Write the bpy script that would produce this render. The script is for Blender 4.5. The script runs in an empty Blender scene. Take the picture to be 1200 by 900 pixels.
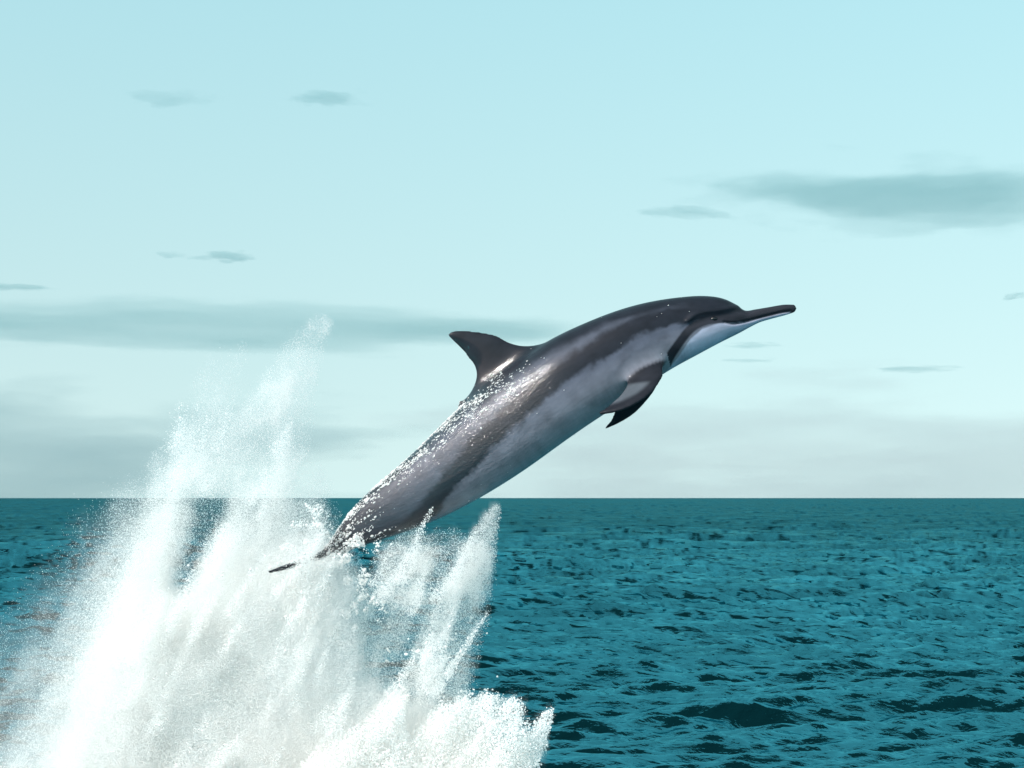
import bpy, bmesh, math, random
import numpy as np
from mathutils import Vector, Matrix

random.seed(7)
rng = np.random.default_rng(11)
scene = bpy.context.scene
col = scene.collection

# ------------------------------------------------------------------ camera
CAM_H = 1.9                 # eye height above the water, metres
DIST = 6.72                 # distance to the leaping dolphin
FPX = 2240.0                # focal length in photograph pixels (1200 wide)
K = DIST / FPX              # metres per photograph pixel at the dolphin: 3 mm
HORIZON = 583.5

cam_data = bpy.data.cameras.new("camera")
cam = bpy.data.objects.new("camera", cam_data)
col.objects.link(cam)
cam.location = (0.0, -DIST, CAM_H)
cam.rotation_euler = (math.pi / 2, 0, 0)
cam_data.sensor_width = 36.0
cam_data.lens = 36.0 * FPX / 1200.0
cam_data.shift_y = (HORIZON - 450.0) / 1200.0
cam_data.clip_start = 0.1
cam_data.clip_end = 80000.0
scene.camera = cam

# ------------------------------------------------------------------ light
SUN_DIR = Vector((-0.52, -0.56, 0.67)).normalized()     # towards the sun
elev = math.asin(SUN_DIR.z)
azim = math.atan2(SUN_DIR.x, SUN_DIR.y)                 # clockwise from +Y

world = bpy.data.worlds.new("World")
scene.world = world
world.use_nodes = True
wn = world.node_tree
wn.nodes.clear()
w_out = wn.nodes.new("ShaderNodeOutputWorld")
w_bg = wn.nodes.new("ShaderNodeBackground")
w_sky = wn.nodes.new("ShaderNodeTexSky")
w_sky.sky_type = 'NISHITA'
w_sky.sun_disc = False
w_sky.sun_elevation = elev
w_sky.sun_rotation = azim
w_sky.altitude = 0
w_sky.air_density = 1.0
w_sky.dust_density = 1.0
w_sky.ozone_density = 1.0
w_hue = wn.nodes.new("ShaderNodeHueSaturation")
w_hue.inputs["Hue"].default_value = 0.445
w_hue.inputs["Saturation"].default_value = 0.95
# a clear sea horizon: no brown band of dust where sky meets water
w_tc = wn.nodes.new("ShaderNodeTexCoord")
w_map = wn.nodes.new("ShaderNodeMapping")
w_map.vector_type = 'POINT'
w_map.inputs["Location"].default_value = (0, 0, 0.33)
w_map.inputs["Scale"].default_value = (1, 1, 0.52)
w_nrm = wn.nodes.new("ShaderNodeVectorMath"); w_nrm.operation = 'NORMALIZE'
wn.links.new(w_tc.outputs["Generated"], w_map.inputs["Vector"])
wn.links.new(w_map.outputs[0], w_nrm.inputs[0])
wn.links.new(w_nrm.outputs[0], w_sky.inputs["Vector"])
w_tint = wn.nodes.new("ShaderNodeMix")
w_tint.data_type = 'RGBA'
w_tint.blend_type = 'MULTIPLY'
w_tint.inputs[0].default_value = 1.0
# milky towards the horizon, clearer and bluer overhead
w_sep = wn.nodes.new("ShaderNodeSeparateXYZ")
w_rng = wn.nodes.new("ShaderNodeMapRange")
w_rng.inputs["From Min"].default_value = 0.02; w_rng.inputs["From Max"].default_value = 0.30
w_grad = wn.nodes.new("ShaderNodeMix"); w_grad.data_type = 'RGBA'
w_grad.inputs[6].default_value = (1.51, 1.04, 0.865, 1)
w_grad.inputs[7].default_value = (1.31, 1.165, 1.05, 1)
wn.links.new(w_tc.outputs["Generated"], w_sep.inputs[0])
wn.links.new(w_sep.outputs[2], w_rng.inputs["Value"])
wn.links.new(w_rng.outputs[0], w_grad.inputs[0])
wn.links.new(w_grad.outputs[2], w_tint.inputs[7])
w_bg.inputs["Strength"].default_value = 0.15
wn.links.new(w_sky.outputs[0], w_hue.inputs["Color"])
wn.links.new(w_hue.outputs[0], w_tint.inputs[6])
wn.links.new(w_tint.outputs[2], w_bg.inputs["Color"])
wn.links.new(w_bg.outputs[0], w_out.inputs["Surface"])

sun_data = bpy.data.lights.new("sun", 'SUN')
sun_data.energy = 2.3
sun_data.angle = math.radians(0.5)
sun_data.color = (1.0, 0.965, 0.925)
sun = bpy.data.objects.new("sun", sun_data)
col.objects.link(sun)
sun.location = (-20, -10, 30)
sun.rotation_euler = SUN_DIR.to_track_quat('Z', 'Y').to_euler()

scene.view_settings.view_transform = 'Standard'
scene.view_settings.look = 'None'
scene.view_settings.exposure = 0.72
scene.view_settings.gamma = 1.0
scene.cycles.max_bounces = 28
scene.cycles.diffuse_bounces = 24
scene.cycles.glossy_bounces = 3
scene.cycles.transmission_bounces = 24
scene.cycles.volume_bounces = 6
scene.cycles.transparent_max_bounces = 16
scene.cycles.sample_clamp_indirect = 6.0
scene.cycles.use_denoising = True

# ------------------------------------------------------------------ helpers
def W(px, py, depth_px=0.0):
    """Photograph-pixel sized drawing units on the plane of the leap, to metres."""
    return ((px - 600.0) * K, depth_px * K, CAM_H + (HORIZON - py) * K)

def tag(o, label=None, cat=None, group=None, kind=None):
    if label: o["label"] = label
    if cat: o["category"] = cat
    if group: o["group"] = group
    if kind: o["kind"] = kind
    return o

def link(name, me, mat=None, parent=None):
    o = bpy.data.objects.new(name, me)
    col.objects.link(o)
    if mat is not None:
        me.materials.append(mat)
    if parent is not None:
        o.parent = parent
    return o

def new_mat(name):
    m = bpy.data.materials.new(name)
    m.use_nodes = True
    return m, m.node_tree.nodes, m.node_tree.links, m.node_tree.nodes["Principled BSDF"]

def ss(a, b, x):
    t = np.clip((x - a) / (b - a), 0, 1)
    return t * t * (3 - 2 * t)

_tab = rng.random((8, 256, 256)).astype(np.float32)
def vnoise(u, v, seed=0):
    t = _tab[seed % 8]
    u = u + 37.7 * seed; v = v + 91.3 * seed
    iu = np.floor(u).astype(np.int64); iv = np.floor(v).astype(np.int64)
    fu = u - iu; fv = v - iv
    fu = fu * fu * (3 - 2 * fu); fv = fv * fv * (3 - 2 * fv)
    a = t[iu & 255, iv & 255]; b = t[(iu + 1) & 255, iv & 255]
    c = t[iu & 255, (iv + 1) & 255]; d = t[(iu + 1) & 255, (iv + 1) & 255]
    return (a * (1 - fu) + b * fu) * (1 - fv) + (c * (1 - fu) + d * fu) * fv

def fbm(u, v, seed=0, octaves=4, gain=0.5):
    s = 0; a = 1.0; n = 0
    for k in range(octaves):
        s = s + a * vnoise(u * 2 ** k, v * 2 ** k, seed + k)
        n += a; a *= gain
    return s / n

# ------------------------------------------------------------------ sea
def build_sea():
    half = math.radians(19.0)
    inner = np.linspace(-half, half, 1150)
    side = half + (math.pi - half) * np.linspace(0, 1, 110)[1:] ** 1.6
    ang = np.concatenate([-side[::-1], inner, side[:-1]])
    # rings: even steps of viewing angle below the horizon, then on to the horizon
    px = np.concatenate([np.linspace(360, 3.0, 640), np.geomspace(2.8, 0.05, 14)])
    dist = CAM_H * FPX / px
    dist = np.concatenate([np.geomspace(0.6, dist[0] * 0.97, 22), dist])
    dist[-1] = 60000.0
    A, R = np.meshgrid(ang, dist)
    X = np.sin(A) * R
    Y = np.cos(A) * R - DIST
    spacing = np.gradient(dist)[:, None] * np.ones_like(A)
    lat = np.gradient(ang)[None, :] * R
    sp = np.maximum(np.minimum(spacing, 0.02 * R), lat)
    SX = np.zeros_like(X); SY = np.zeros_like(X)
    Z = np.zeros_like(X); DX = np.zeros_like(X); DY = np.zeros_like(X)
    r = np.random.default_rng(5)
    waves = []
    for lam in np.geomspace(0.12, 30, 110):
        lam = lam * r.uniform(0.93, 1.07)
        th = r.normal(0, 0.17 if lam > 1.0 else 0.26) + math.radians(8)
        amp = 0.0100 * lam ** 0.90 * r.uniform(0.6, 1.3)
        amp *= 0.9
        if 1.6 < lam < 6: amp *= 1.05; th *= 0.6
        if lam >= 6: amp *= 0.8 * (6 / lam) ** 0.5
        if lam < 0.55: amp *= 2.3
        elif lam < 1.3: amp *= 1.6
        else: amp *= 0.66
        waves.append((lam, th, amp, r.uniform(0, 6.283)))
    for lam, th, amp, ph in waves:
        k = 2 * math.pi / lam
        kx, ky = k * math.sin(th), -k * math.cos(th)
        p = kx * X + ky * Y + ph
        att = amp * ss(0.45, 1.1, lam / (1.4 * sp))
        far = amp * (0.5 if lam > 1.5 else 0.0)
        att = np.maximum(att, far * ss(9000, 900, R))
        chop = 0.30 if lam < 1.3 else 0.6
        c = np.cos(p); s = np.sin(p)
        Z += att * c
        sl = amp * ss(1.2, 4.5, lam / lat)          # every wave tilts the surface, also where rows are far apart
        SX -= sl * kx * s; SY -= sl * ky * s
        DX -= att * chop * (kx / k) * s
        DY -= att * chop * (ky / k) * s
    # groups: patches of calmer and rougher water
    g = 0.55 + 0.9 * fbm(X / 9.0, Y / 14.0, 3, 3)
    Z *= g; DX *= g; DY *= g; SX *= g; SY *= g
    print("sea: height rms %.3f slope rms %.3f %.3f" % (Z[100:600].std(), SX[100:600].std(), SY[100:600].std()))
    co = np.stack([X + DX, Y + DY, Z], -1).reshape(-1, 3)
    nr, na = X.shape
    i = np.arange(nr - 1)[:, None] * na + np.arange(na - 1)[None, :]
    quads = np.stack([i, i + 1, i + na + 1, i + na], -1).reshape(-1, 4)
    # close the circle behind the viewer and the small disc under the camera
    j = np.arange(nr - 1) * na
    wrap = np.stack([j + na - 1, j, j + na, j + 2 * na - 1], -1)
    quads = np.concatenate([quads, wrap])[:, ::-1]
    centre = len(co)
    co = np.concatenate([co, [[0, -DIST, 0]]])
    tri = [(centre, (k + 1) % na, k) for k in range(na)]
    me = bpy.data.meshes.new("sea")
    nq = len(quads)
    me.vertices.add(len(co)); me.vertices.foreach_set("co", co.astype(np.float32).ravel())
    loops = np.concatenate([quads.ravel(), np.array(tri).ravel()]).astype(np.int32)
    me.loops.add(len(loops)); me.loops.foreach_set("vertex_index", loops)
    starts = np.concatenate([np.arange(nq) * 4, nq * 4 + np.arange(len(tri)) * 3]).astype(np.int32)
    me.polygons.add(len(starts)); me.polygons.foreach_set("loop_start", starts)
    me.polygons.foreach_set("use_smooth", np.ones(len(starts), dtype=bool))
    me.update(calc_edges=True); me.validate()
    crest = ss(2.9, 3.6, Z / Z[60:500].std()) * ss(30, 17, R)
    ca_ = me.attributes.new("crest", 'FLOAT', 'POINT')
    ca_.data.foreach_set("value", np.concatenate([crest.ravel(), [0]]).astype(np.float32))

    sa_ = me.attributes.new("tilt", 'FLOAT_VECTOR', 'POINT')
    sv = np.stack([-SX, -SY, np.ones_like(SX)], -1).reshape(-1, 3); sv /= np.linalg.norm(sv, axis=1)[:, None]
    sa_.data.foreach_set("vector", np.concatenate([sv, [[0, 0, 1]]]).astype(np.float32).ravel())

    m, N, L, bsdf = new_mat("sea_water")
    N.remove(bsdf)
    geo = N.new("ShaderNodeNewGeometry")
    di = N.new("ShaderNodeBsdfDiffuse"); di.inputs["Color"].default_value = (0.0010, 0.0130, 0.0165, 1)
    gl = N.new("ShaderNodeBsdfGlossy"); gl.inputs["Color"].default_value = (0.17, 0.71, 0.82, 1)
    fr = N.new("ShaderNodeFresnel"); fr.inputs["IOR"].default_value = 1.333
    fm = N.new("ShaderNodeMath"); fm.operation = 'MULTIPLY'; fm.inputs[1].default_value = 0.52
    mxs = N.new("ShaderNodeMixShader")
    fp = N.new("ShaderNodeMath"); fp.operation = 'POWER'; fp.inputs[1].default_value = 2.5
    L.new(fr.outputs[0], fp.inputs[0]); L.new(fp.outputs[0], fm.inputs[0]); L.new(fm.outputs[0], mxs.inputs[0])
    L.new(di.outputs[0], mxs.inputs[1]); L.new(gl.outputs[0], mxs.inputs[2])
    # flecks of foam on the steepest crests
    ca = N.new("ShaderNodeAttribute"); ca.attribute_name = "crest"
    fn = N.new("ShaderNodeTexNoise"); fn.inputs["Scale"].default_value = 26.0; fn.inputs["Detail"].default_value = 4
    fmu = N.new("ShaderNodeMath"); fmu.operation = 'MULTIPLY'
    fst = N.new("ShaderNodeMapRange"); fst.inputs["From Min"].default_value = 0.56; fst.inputs["From Max"].default_value = 0.66
    fdi = N.new("ShaderNodeBsdfDiffuse"); fdi.inputs["Color"].default_value = (0.75, 0.80, 0.80, 1)
    fmx = N.new("ShaderNodeMixShader")
    L.new(fn.outputs[0], fst.inputs["Value"]); L.new(fst.outputs[0], fmu.inputs[0]); L.new(ca.outputs["Fac"], fmu.inputs[1])
    L.new(fmu.outputs[0], fmx.inputs[0]); L.new(mxs.outputs[0], fmx.inputs[1]); L.new(fdi.outputs[0], fmx.inputs[2])
    L.new(fmx.outputs[0], N["Material Output"].inputs["Surface"])
    L.new(geo.outputs["Position"], fn.inputs["Vector"])
    # far out the ripples are too fine to model: they become roughness
    pl = N.new("ShaderNodeVectorMath"); pl.operation = 'LENGTH'
    L.new(geo.outputs["Position"], pl.inputs[0])
    pr = N.new("ShaderNodeMapRange"); pr.interpolation_type = 'SMOOTHSTEP'
    pr.inputs["From Min"].default_value = 8; pr.inputs["From Max"].default_value = 160
    pr.inputs["To Min"].default_value = 0.06; pr.inputs["To Max"].default_value = 0.11
    L.new(pl.outputs["Value"], pr.inputs["Value"])
    # cat's paws: streaks of ruffled and slicker water
    mg = N.new("ShaderNodeMapping"); mg.inputs["Scale"].default_value = (0.32, 0.34, 0.2)
    L.new(geo.outputs["Position"], mg.inputs["Vector"])
    ng_ = N.new("ShaderNodeTexNoise"); ng_.inputs["Scale"].default_value = 1.0
    ng_.inputs["Detail"].default_value = 6.0; ng_.inputs["Roughness"].default_value = 0.82
    L.new(mg.outputs[0], ng_.inputs["Vector"])
    gr = N.new("ShaderNodeMapRange"); gr.inputs["From Min"].default_value = 0.34; gr.inputs["From Max"].default_value = 0.66
    gr.inputs["To Min"].default_value = 0.45; gr.inputs["To Max"].default_value = 1.6
    L.new(ng_.outputs[0], gr.inputs["Value"])
    gm = N.new("ShaderNodeMath"); gm.operation = 'MULTIPLY'; gm.use_clamp = True
    L.new(gr.outputs[0], gm.inputs[0]); L.new(pr.outputs[0], gm.inputs[1])
    L.new(gm.outputs[0], gl.inputs["Roughness"])
    # ruffled water mirrors less of the low sky, all the more so where its waves hide one another
    pf = N.new("ShaderNodeMapRange"); pf.interpolation_type = 'SMOOTHSTEP'
    pf.inputs["From Min"].default_value = 6; pf.inputs["From Max"].default_value = 130
    pf.inputs["To Min"].default_value = 1.0; pf.inputs["To Max"].default_value = 0.52
    L.new(pl.outputs["Value"], pf.inputs["Value"])
    gs = N.new("ShaderNodeMapRange"); gs.inputs["From Min"].default_value = 0.36; gs.inputs["From Max"].default_value = 0.64
    gs.inputs["To Min"].default_value = 1.3; gs.inputs["To Max"].default_value = 0.7
    L.new(ng_.outputs[0], gs.inputs["Value"])
    q1 = N.new("ShaderNodeMath"); q1.operation = 'MULTIPLY'; q2 = N.new("ShaderNodeMath"); q2.operation = 'MULTIPLY'; q2.use_clamp = True
    pn = N.new("ShaderNodeMapRange"); pn.inputs["From Min"].default_value = 6; pn.inputs["From Max"].default_value = 35
    pn.inputs["To Min"].default_value = 0.3; pn.inputs["To Max"].default_value = 1.0
    L.new(pl.outputs["Value"], pn.inputs["Value"])
    gx_ = N.new("ShaderNodeMix"); gx_.data_type = 'FLOAT'; gx_.inputs[2].default_value = 1.0
    L.new(pn.outputs[0], gx_.inputs[0]); L.new(gs.outputs[0], gx_.inputs[3])
    L.new(pf.outputs[0], q1.inputs[0]); L.new(gx_.outputs[0], q1.inputs[1])
    L.new(q1.outputs[0], q2.inputs[0]); L.new(fm.outputs[0], q2.inputs[1]); L.new(q2.outputs[0], mxs.inputs[0])
    mp = N.new("ShaderNodeMapping"); mp.inputs["Scale"].default_value = (0.55, 1.0, 1.0)
    mp.inputs["Rotation"].default_value = (0, 0, 0.12)
    L.new(geo.outputs["Position"], mp.inputs["Vector"])
    n1 = N.new("ShaderNodeTexNoise"); n1.inputs["Scale"].default_value = 7.0
    n1.inputs["Detail"].default_value = 4.0; n1.inputs["Roughness"].default_value = 0.62
    n1.inputs["Distortion"].default_value = 0.5
    n2 = N.new("ShaderNodeTexNoise"); n2.inputs["Scale"].default_value = 1.1
    n2.inputs["Detail"].default_value = 5.0; n2.inputs["Roughness"].default_value = 0.6
    L.new(mp.outputs[0], n1.inputs["Vector"]); L.new(mp.outputs[0], n2.inputs["Vector"])
    ta = N.new("ShaderNodeAttribute"); ta.attribute_name = "tilt"
    b2 = N.new("ShaderNodeBump"); b2.inputs["Strength"].default_value = 0.8; b2.inputs["Distance"].default_value = 0.12
    b1 = N.new("ShaderNodeBump"); b1.inputs["Strength"].default_value = 0.8; b1.inputs["Distance"].default_value = 0.03
    L.new(ta.outputs["Vector"], b2.inputs["Normal"])
    L.new(n2.outputs[0], b2.inputs["Height"]); L.new(n1.outputs[0], b1.inputs["Height"])
    L.new(b2.outputs[0], b1.inputs["Normal"])
    for sh in (di, gl, fr): L.new(b1.outputs[0], sh.inputs["Normal"])
    o = link("sea", me, m)
    tag(o, "choppy dark teal sea reaching to the horizon", "sea", kind="structure")
    return o
sea = build_sea()

# ------------------------------------------------------------------ clouds
def cloud_material(seed_scale=(1.2, 1.2, 2.0)):
    m, N, L, bsdf = new_mat("cloud_vapour")
    N.remove(bsdf)
    out = N["Material Output"]
    vol = N.new("ShaderNodeVolumePrincipled")
    tone = N.new("ShaderNodeAttribute"); tone.attribute_type = 'OBJECT'; tone.attribute_name = "greyness"
    cm = N.new("ShaderNodeMix"); cm.data_type = 'RGBA'
    cm.inputs[6].default_value = (0.26, 0.53, 0.56, 1); cm.inputs[7].default_value = (0.68, 0.62, 0.66, 1)
    L.new(tone.outputs["Fac"], cm.inputs[0]); L.new(cm.outputs[2], vol.inputs["Color"])
    vol.inputs["Anisotropy"].default_value = 0.2
    tc = N.new("ShaderNodeTexCoord"); info = N.new("ShaderNodeObjectInfo")
    mp = N.new("ShaderNodeMapping"); mp.inputs["Scale"].default_value = (2.3, 1.0, 3.0)
    add = N.new("ShaderNodeVectorMath"); add.operation = 'MULTIPLY_ADD'
    comb = N.new("ShaderNodeCombineXYZ")
    for k in range(3): L.new(info.outputs["Random"], comb.inputs[k])
    add.inputs[1].default_value = (40, 40, 40)
    L.new(comb.outputs[0], add.inputs[0])
    L.new(tc.outputs["Object"], mp.inputs["Vector"]); L.new(mp.outputs[0], add.inputs[2])
    nz = N.new("ShaderNodeTexNoise"); nz.inputs["Scale"].default_value = 1.0
    nz.inputs["Detail"].default_value = 7.0; nz.inputs["Roughness"].default_value = 0.66
    L.new(add.outputs[0], nz.inputs["Vector"])
    ln = N.new("ShaderNodeVectorMath"); ln.operation = 'LENGTH'
    wz = N.new("ShaderNodeTexNoise"); wz.inputs["Scale"].default_value = 0.9; wz.inputs["Detail"].default_value = 3.0
    L.new(add.outputs[0], wz.inputs["Vector"])
    wsb = N.new("ShaderNodeVectorMath"); wsb.operation = 'SUBTRACT'; wsb.inputs[1].default_value = (0.5, 0.5, 0.5)
    wsc = N.new("ShaderNodeVectorMath"); wsc.operation = 'MULTIPLY_ADD'; wsc.inputs[1].default_value = (1.3, 0.5, 1.3)
    L.new(wz.outputs["Color"], wsb.inputs[0]); L.new(wsb.outputs[0], wsc.inputs[0]); L.new(tc.outputs["Object"], wsc.inputs[2])
    # flatter underneath than on top
    sep = N.new("ShaderNodeSeparateXYZ"); cmb = N.new("ShaderNodeCombineXYZ")
    mn = N.new("ShaderNodeMath"); mn.operation = 'MINIMUM'; mn.inputs[1].default_value = 0.0
    ma = N.new("ShaderNodeMath"); ma.operation = 'MULTIPLY_ADD'; ma.inputs[1].default_value = 0.9
    L.new(wsc.outputs[0], sep.inputs[0]); L.new(sep.outputs[2], mn.inputs[0])
    L.new(mn.outputs[0], ma.inputs[0]); L.new(sep.outputs[2], ma.inputs[2])
    L.new(sep.outputs[0], cmb.inputs[0]); L.new(sep.outputs[1], cmb.inputs[1]); L.new(ma.outputs[0], cmb.inputs[2])
    L.new(cmb.outputs[0], ln.inputs[0])
    # density = noise - edge falloff
    fall = N.new("ShaderNodeMapRange"); fall.inputs["From Min"].default_value = 0.0
    fall.inputs["From Max"].default_value = 1.0; fall.inputs["To Min"].default_value = 0.42
    fall.inputs["To Max"].default_value = -0.32
    L.new(ln.outputs["Value"], fall.inputs["Value"])
    sm = N.new("ShaderNodeMath"); sm.operation = 'ADD'
    L.new(nz.outputs[0], sm.inputs[0]); L.new(fall.outputs[0], sm.inputs[1])
    mr = N.new("ShaderNodeMapRange"); mr.interpolation_type = 'SMOOTHSTEP'
    mr.inputs["From Min"].default_value = 0.47; mr.inputs["From Max"].default_value = 0.61
    L.new(sm.outputs[0], mr.inputs["Value"])
    at = N.new("ShaderNodeAttribute"); at.attribute_type = 'OBJECT'; at.attribute_name = "thickness"
    mul = N.new("ShaderNodeMath"); mul.operation = 'MULTIPLY'
    L.new(mr.outputs[0], mul.inputs[0]); L.new(at.outputs["Fac"], mul.inputs[1])
    L.new(mul.outputs[0], vol.inputs["Density"])
    L.new(vol.outputs[0], out.inputs["Volume"])
    return m
cloud_mat = cloud_material()

def cloud_mesh(seed):
    r = random.Random(seed)
    bm = bmesh.new()
    bmesh.ops.create_icosphere(bm, subdivisions=3, radius=1.0)
    for v in bm.verts:
        d = v.co.normalized()
        k = 1 + 0.05 * math.sin(5 * d.x + seed) + 0.04 * math.sin(7 * d.y + 2 * d.x + seed)
        v.co = d * k
    me = bpy.data.meshes.new("cloud"); bm.to_mesh(me); bm.free()
    for p in me.polygons: p.use_smooth = True
    return me

CD = 6000.0
def cloud(px, py, w, h, od, label, tilt=0.0, dist=CD, grey=0.0):
    """A flat bank of vapour, w by h as seen from the beach, hanging several kilometres out."""
    s = dist / FPX
    o = link("cloud", cloud_mesh(int(px + py)), cloud_mat)
    depth = max(0.35 * w * s, 120.0)
    o.location = ((px - 600) * s, dist - DIST, CAM_H + (HORIZON - py) * s)
    o.scale = (w * s / 2, depth, h * s / 2)
    o.rotation_euler = (0, tilt, 0)
    o["greyness"] = grey
    o["thickness"] = 1.7 * od / (1.2 * depth)
    tag(o, label, "cloud", "grey teal clouds over the sea", "thing")
    return o

cloud(378, 117, 165, 36, 0.38, "small flat grey cloud high above the splash, right of a fainter one")
cloud(200, 116, 180, 30, 0.25, "faint flat grey cloud high up, left of a darker small cloud")
cloud(1080, 240, 900, 165, 0.70, "largest cloud, a long grey teal bank above the dolphin's beak", tilt=0.03)
cloud(806, 250, 175, 28, 0.36, "thin pointed wisp just left of the largest cloud bank", tilt=0.06)
cloud(268, 302, 110, 26, 0.48, "small dark lens shaped cloud above the tallest plume of spray")
cloud(200, 299, 60, 12, 0.3, "tiny faint wisp beside the small lens shaped cloud")
cloud(15, 337, 130, 16, 0.5, "thin streak of cloud low at the left edge, above the long low bank")
cloud(290, 388, 1350, 70, 0.95, "long low cloud bank running behind the top of the splash")
cloud(885, 405, 110, 14, 0.25, "faint thin streak of cloud just below the dolphin's beak")
cloud(875, 423, 120, 10, 0.25, "faint thin streak of cloud, second below the dolphin's beak")
cloud(1070, 433, 150, 16, 0.3, "faint flat streak of cloud right of the dolphin, above the horizon")
cloud(40, 585, 1600, 430, 0.70, "broad dim haze bank low over the sea behind the splash", dist=9000, grey=0.35)
cloud(1020, 590, 1800, 400, 0.42, "broad pale grey haze bank low over the sea beneath the dolphin", dist=11000, grey=0.85)
cloud(1190, 348, 60, 16, 0.3, "faint little cloud at the right edge under the largest bank")

# ------------------------------------------------------------------ dolphin
UP = [(931,357.0),(918,357),(900,360),(885,362.5),(873,364),(863,357.5),(850,351),(835,347.5),(815,346.5),(795,348.5),(770,351.5),(740,358),(710,368),(680,381),(650,394),(622,411),(595,432),(570,452),(545,470),(520,495),(495,521),(470,544),(445,565),(425,582),(408,601),(396,620),(385,637),(370,649),(352,656.5)]
LO = [(931,366),(920,369.5),(903,374),(890,378),(877,384.5),(868,389.5),(855,396),(843,402),(826,411),(808,421),(788,431),(765,446),(742,463),(718,479),(695,494),(668,512),(640,533),(610,555),(580,573),(552,590),(523,605),(494,617),(465,627),(440,635),(420,641),(407,646),(393,655),(374,660),(353,663)]
RW = [0.95,1.0,1.05,1.08,1.1,1.0,0.95,0.92,0.9,0.9,0.92,0.94,0.95,0.95,0.95,0.94,0.93,0.92,0.9,0.87,0.83,0.78,0.72,0.66,0.6,0.56,0.6,0.9,1.2]

def catmull(P, n):
    P = np.array(P, float)
    Q = np.vstack([2 * P[0] - P[1], P, 2 * P[-1] - P[-2]])
    t = np.linspace(0, len(P) - 1 - 1e-9, n)
    i = t.astype(int); f = (t - i)[:, None]
    a, b, c, d = Q[i], Q[i + 1], Q[i + 2], Q[i + 3]
    return 0.5 * (2 * b + (c - a) * f + (2 * a - 5 * b + 4 * c - d) * f ** 2 + (3 * b - a - 3 * c + d) * f ** 3)

NST = 150
up = catmull(UP, NST); lo = catmull(LO, NST); rw = catmull(np.array(RW)[:, None], NST)[:, 0]
def fair(a, sig=4.0):
    k = np.exp(-0.5 * (np.arange(-14, 15) / sig) ** 2); k /= k.sum()
    p = np.pad(a, ((14, 14), (0, 0)), mode='edge')
    sm = np.stack([np.convolve(p[:, q], k, 'valid') for q in range(a.shape[1])], 1)
    w = (ss(34, 50, np.arange(NST)) * ss(NST - 6, NST - 20, np.arange(NST)))[:, None]
    return a * (1 - w) + sm * w
up, lo, rw = fair(up), fair(lo), fair(rw[:, None])[:, 0]
mid = (up + lo) / 2; hh = np.linalg.norm(up - lo, axis=1) / 2
updir = (up - lo) / (2 * hh[:, None])
axis_len = np.concatenate([[0], np.cumsum(np.linalg.norm(np.diff(mid, axis=0), axis=1))])

def body_bmesh():
    bm = bmesh.new(); NR = 56
    rings = []
    for i in range(NST):
        ring = []
        for k in range(NR):
            a = 2 * math.pi * k / NR
            c, s = math.cos(a), math.sin(a)
            e = 2.0 / 2.25
            cy = math.copysign(abs(c) ** e, c); sz = math.copysign(abs(s) ** e, s)
            taper = 1.0 - 0.10 * sz * float(ss(16, 34, i) * ss(125, 80, i))
            p = mid[i] + updir[i] * hh[i] * sz
            ring.append(bm.verts.new(W(p[0], p[1], cy * hh[i] * rw[i] * taper)))
        rings.append(ring)
    for i in range(NST - 1):
        for k in range(NR):
            bm.faces.new((rings[i][k], rings[i][(k + 1) % NR], rings[i + 1][(k + 1) % NR], rings[i + 1][k]))
    for ring, off, rev in ((rings[0], 3.0, True), (rings[-1], -3.0, False)):
        c = sum((v.co for v in ring), Vector()) / NR
        cv = bm.verts.new(c + Vector((off * K, 0, 0)))
        for k in range(NR):
            bm.faces.new((cv, ring[k], ring[(k + 1) % NR]) if rev else (cv, ring[(k + 1) % NR], ring[k]))
    bmesh.ops.recalc_face_normals(bm, faces=bm.faces)
    return bm

def blade(bm, LE, TE, th, n=26, m=14):
    """A fin: chords from leading edge to trailing edge, each a lens-shaped section."""
    le = catmull(LE, n); te = catmull(TE, n); tt = catmull(np.array(th, float)[:, None], n)[:, 0]
    span = np.gradient((le + te) / 2, axis=0)
    rings = []
    for i in range(n):
        ch = te[i] - le[i]
        nrm = np.cross(ch, span[i]); nrm = nrm / (np.linalg.norm(nrm) + 1e-9)
        ring = []
        for k in range(2 * m):
            x = k / m if k <= m else 2 - k / m
            side = 1 if k <= m else -1
            prof = 2.6 * (math.sqrt(max(x, 0)) * (1 - x) ** 0.85) * 0.62 + 0.12 * math.sin(math.pi * x) ** 0.5
            p = le[i] + ch * x + nrm * side * tt[i] * prof
            ring.append(bm.verts.new(W(*p)))
        rings.append(ring)
    M = 2 * m
    for i in range(n - 1):
        for k in range(M):
            a, b, c, d = rings[i][k], rings[i][(k + 1) % M], rings[i + 1][(k + 1) % M], rings[i + 1][k]
            bm.faces.new((a, b, c, d))
    for ring in (rings[0], rings[-1]):
        c = bm.verts.new(sum((v.co for v in ring), Vector()) / M)
        for k in range(M):
            bm.faces.new((c, ring[k], ring[(k + 1) % M]))

FLIP_N_LE = [(784,418,-20),(777,436,-46),(768,452,-60),(756,466,-72),(740,477,-80),(721,485,-83),(699,489,-80)]
FLIP_N_TE = [(738,420,-20),(731,440,-40),(726,453,-48),(721,464,-55),(714,474,-62),(707,481,-70),(698,487,-78)]
FLIP_F_LE = [(784,418,20),(778,437,44),(773,451,54),(764,464,62),(749,480,68),(732,491,72),(713,500,74)]
FLIP_F_TE = [(738,420,20),(733,445,38),(730,460,46),(727,472,52),(722,482,60),(719,490,67),(713,498,73)]

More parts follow.
